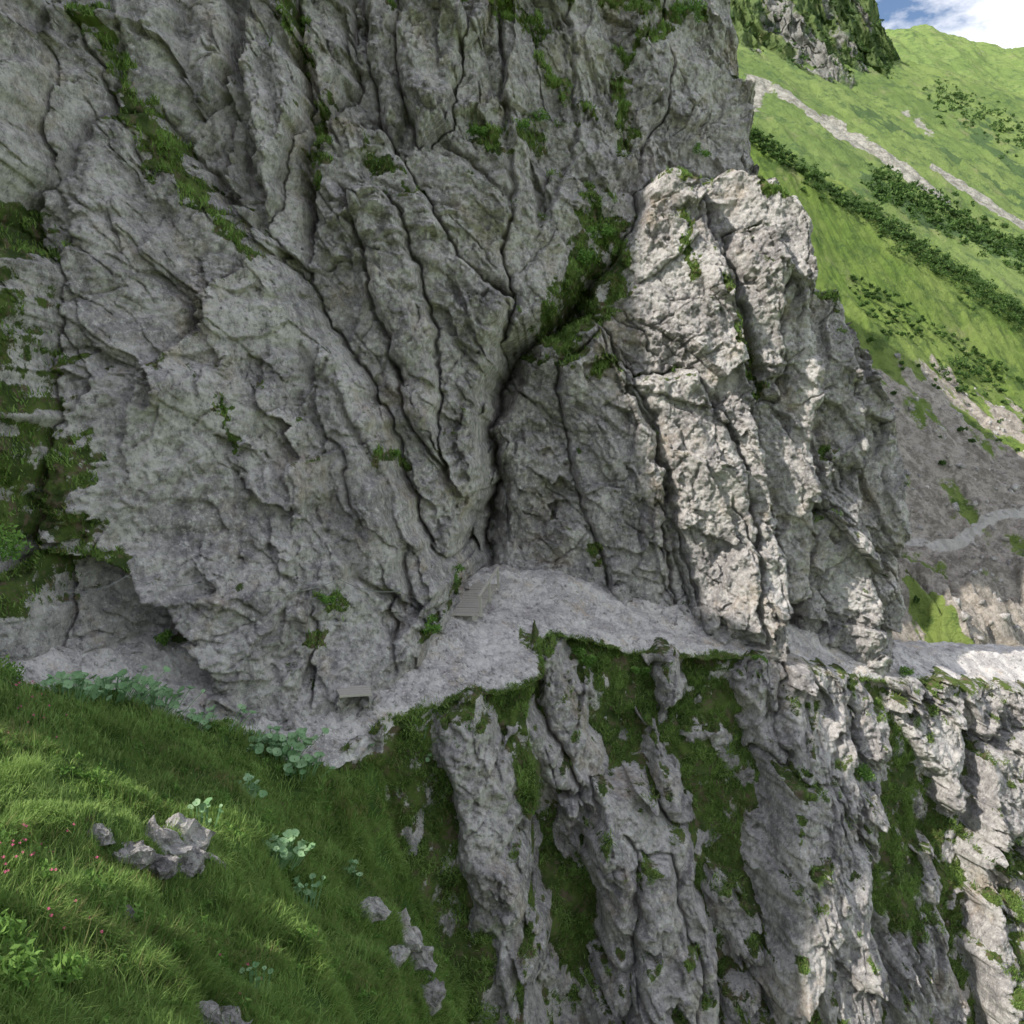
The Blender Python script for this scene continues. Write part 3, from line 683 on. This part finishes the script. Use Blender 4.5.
# ---------- unseen mountain body behind the cliff and added ridge at left, shaped to cast shadows
def prism(name,top,ext,zb):
    T=np.array(top,float); r=np.array(ext,float)
    B0=T.copy();B0[:,2]=zb; T1=T+r; B1=T1.copy();B1[:,2]=zb
    C=np.stack([B0,T,T1,B1],0)
    def lin(C,m,ax):
        n=C.shape[ax]; t=np.linspace(0,n-1,m); i=np.clip(t.astype(int),0,n-2); f=t-i
        a=np.take(C,i,ax);b=np.take(C,i+1,ax); sh=[1,1,1]; sh[ax]=m; return a+(b-a)*f.reshape(sh)
    C=lin(lin(C,120,0),240,1)
    C+=.5*np.stack([fbm(C[...,1]/4,C[...,2]/4,4,i*9+180) for i in range(3)],-1)
    return grid_mesh(name,C,M_rock,None,{'grass':0*C[...,0],'crk':0*C[...,0]})
E=60
def sh(x,z): return (x+L[0]*E,29+L[1]*E,z+L[2]*E)
prism('shadow_ridge',[sh(-45,34),sh(-20,30),sh(-10,27),sh(-2,17),sh(0.6,10),sh(1.6,5),sh(3.0,1),sh(4.7,-3.8),sh(7.4,-6),sh(9.6,-9),sh(12,-12.5),sh(14,-16),sh(16,-25)],L*10,-20)  # added shadow caster; its edge bounds the sunlit part of the cliff
prism('shadow_massif',[(-60,60,75),(-30,60,60),(-8,60,48),(.5,60,42),(3,55,39),(6,50,35),(7.2,49,20),(7.6,48,-10)],(-8,12,0),-20)  # unseen; outline set to throw shade on the far hillside
prism('shadow_massif',[(-30,40,44),(-6,40,35),(-1,40,31),(2,41,29),(4.5,43,30),(6,46,32),(6.6,48,10),(6.8,48,-10)],(-6,8,0),-20)  # unseen; stands further forward to shade the lower hillside too

# ---------- world, sun, camera
w=bpy.data.worlds.new('World'); SC.world=w; w.use_nodes=True; nt=w.node_tree
bg=nt.nodes['Background']; sky=nt.nodes.new('ShaderNodeTexSky'); sky.sky_type='NISHITA'; sky.sun_disc=False
el=math.asin(L[2]); sky.sun_elevation=el; sky.sun_rotation=math.atan2(L[0],L[1])%(2*math.pi); sky.altitude=1500
tc=nt.nodes.new('ShaderNodeTexCoord'); mp=nt.nodes.new('ShaderNodeMapping'); mp.inputs['Scale'].default_value=(1,1,2.2); mp.inputs['Location'].default_value=(.75,.4,.2)
nz=nt.nodes.new('ShaderNodeTexNoise'); nz.inputs['Scale'].default_value=6.5; nz.inputs['Detail'].default_value=8; nz.inputs['Roughness'].default_value=.58
mr=nt.nodes.new('ShaderNodeMapRange'); mr.inputs[1].default_value=.44; mr.inputs[2].default_value=.62
mx=nt.nodes.new('ShaderNodeMix'); mx.data_type='RGBA'; mx.inputs[7].default_value=(12.4,12.1,11.9,1)
nt.links.new(tc.outputs['Generated'],mp.inputs[0]);nt.links.new(mp.outputs[0],nz.inputs['Vector']);nt.links.new(nz.outputs['Fac'],mr.inputs[0])
nt.links.new(mr.outputs[0],mx.inputs[0]);nt.links.new(sky.outputs[0],mx.inputs[6]);nt.links.new(mx.outputs[2],bg.inputs[0]); bg.inputs[1].default_value=.15
sl=bpy.data.lights.new('sun','SUN'); sl.energy=5; sl.angle=math.radians(.5); sl.color=(1,.94,.84)
so=bpy.data.objects.new('sun',sl); SC.collection.objects.link(so); so.rotation_euler=Vector(-L).to_track_quat('-Z','Y').to_euler()
cam=bpy.data.cameras.new('camera'); cam.sensor_width=36; cam.lens=36*F/1024; cam.clip_end=20000; cam.clip_start=.1
co=bpy.data.objects.new('camera',cam); SC.collection.objects.link(co); co.rotation_euler=(math.pi/2-PITCH,0,0); SC.camera=co
SC.view_settings.view_transform='Standard'; SC.view_settings.look='None'; SC.view_settings.exposure=0
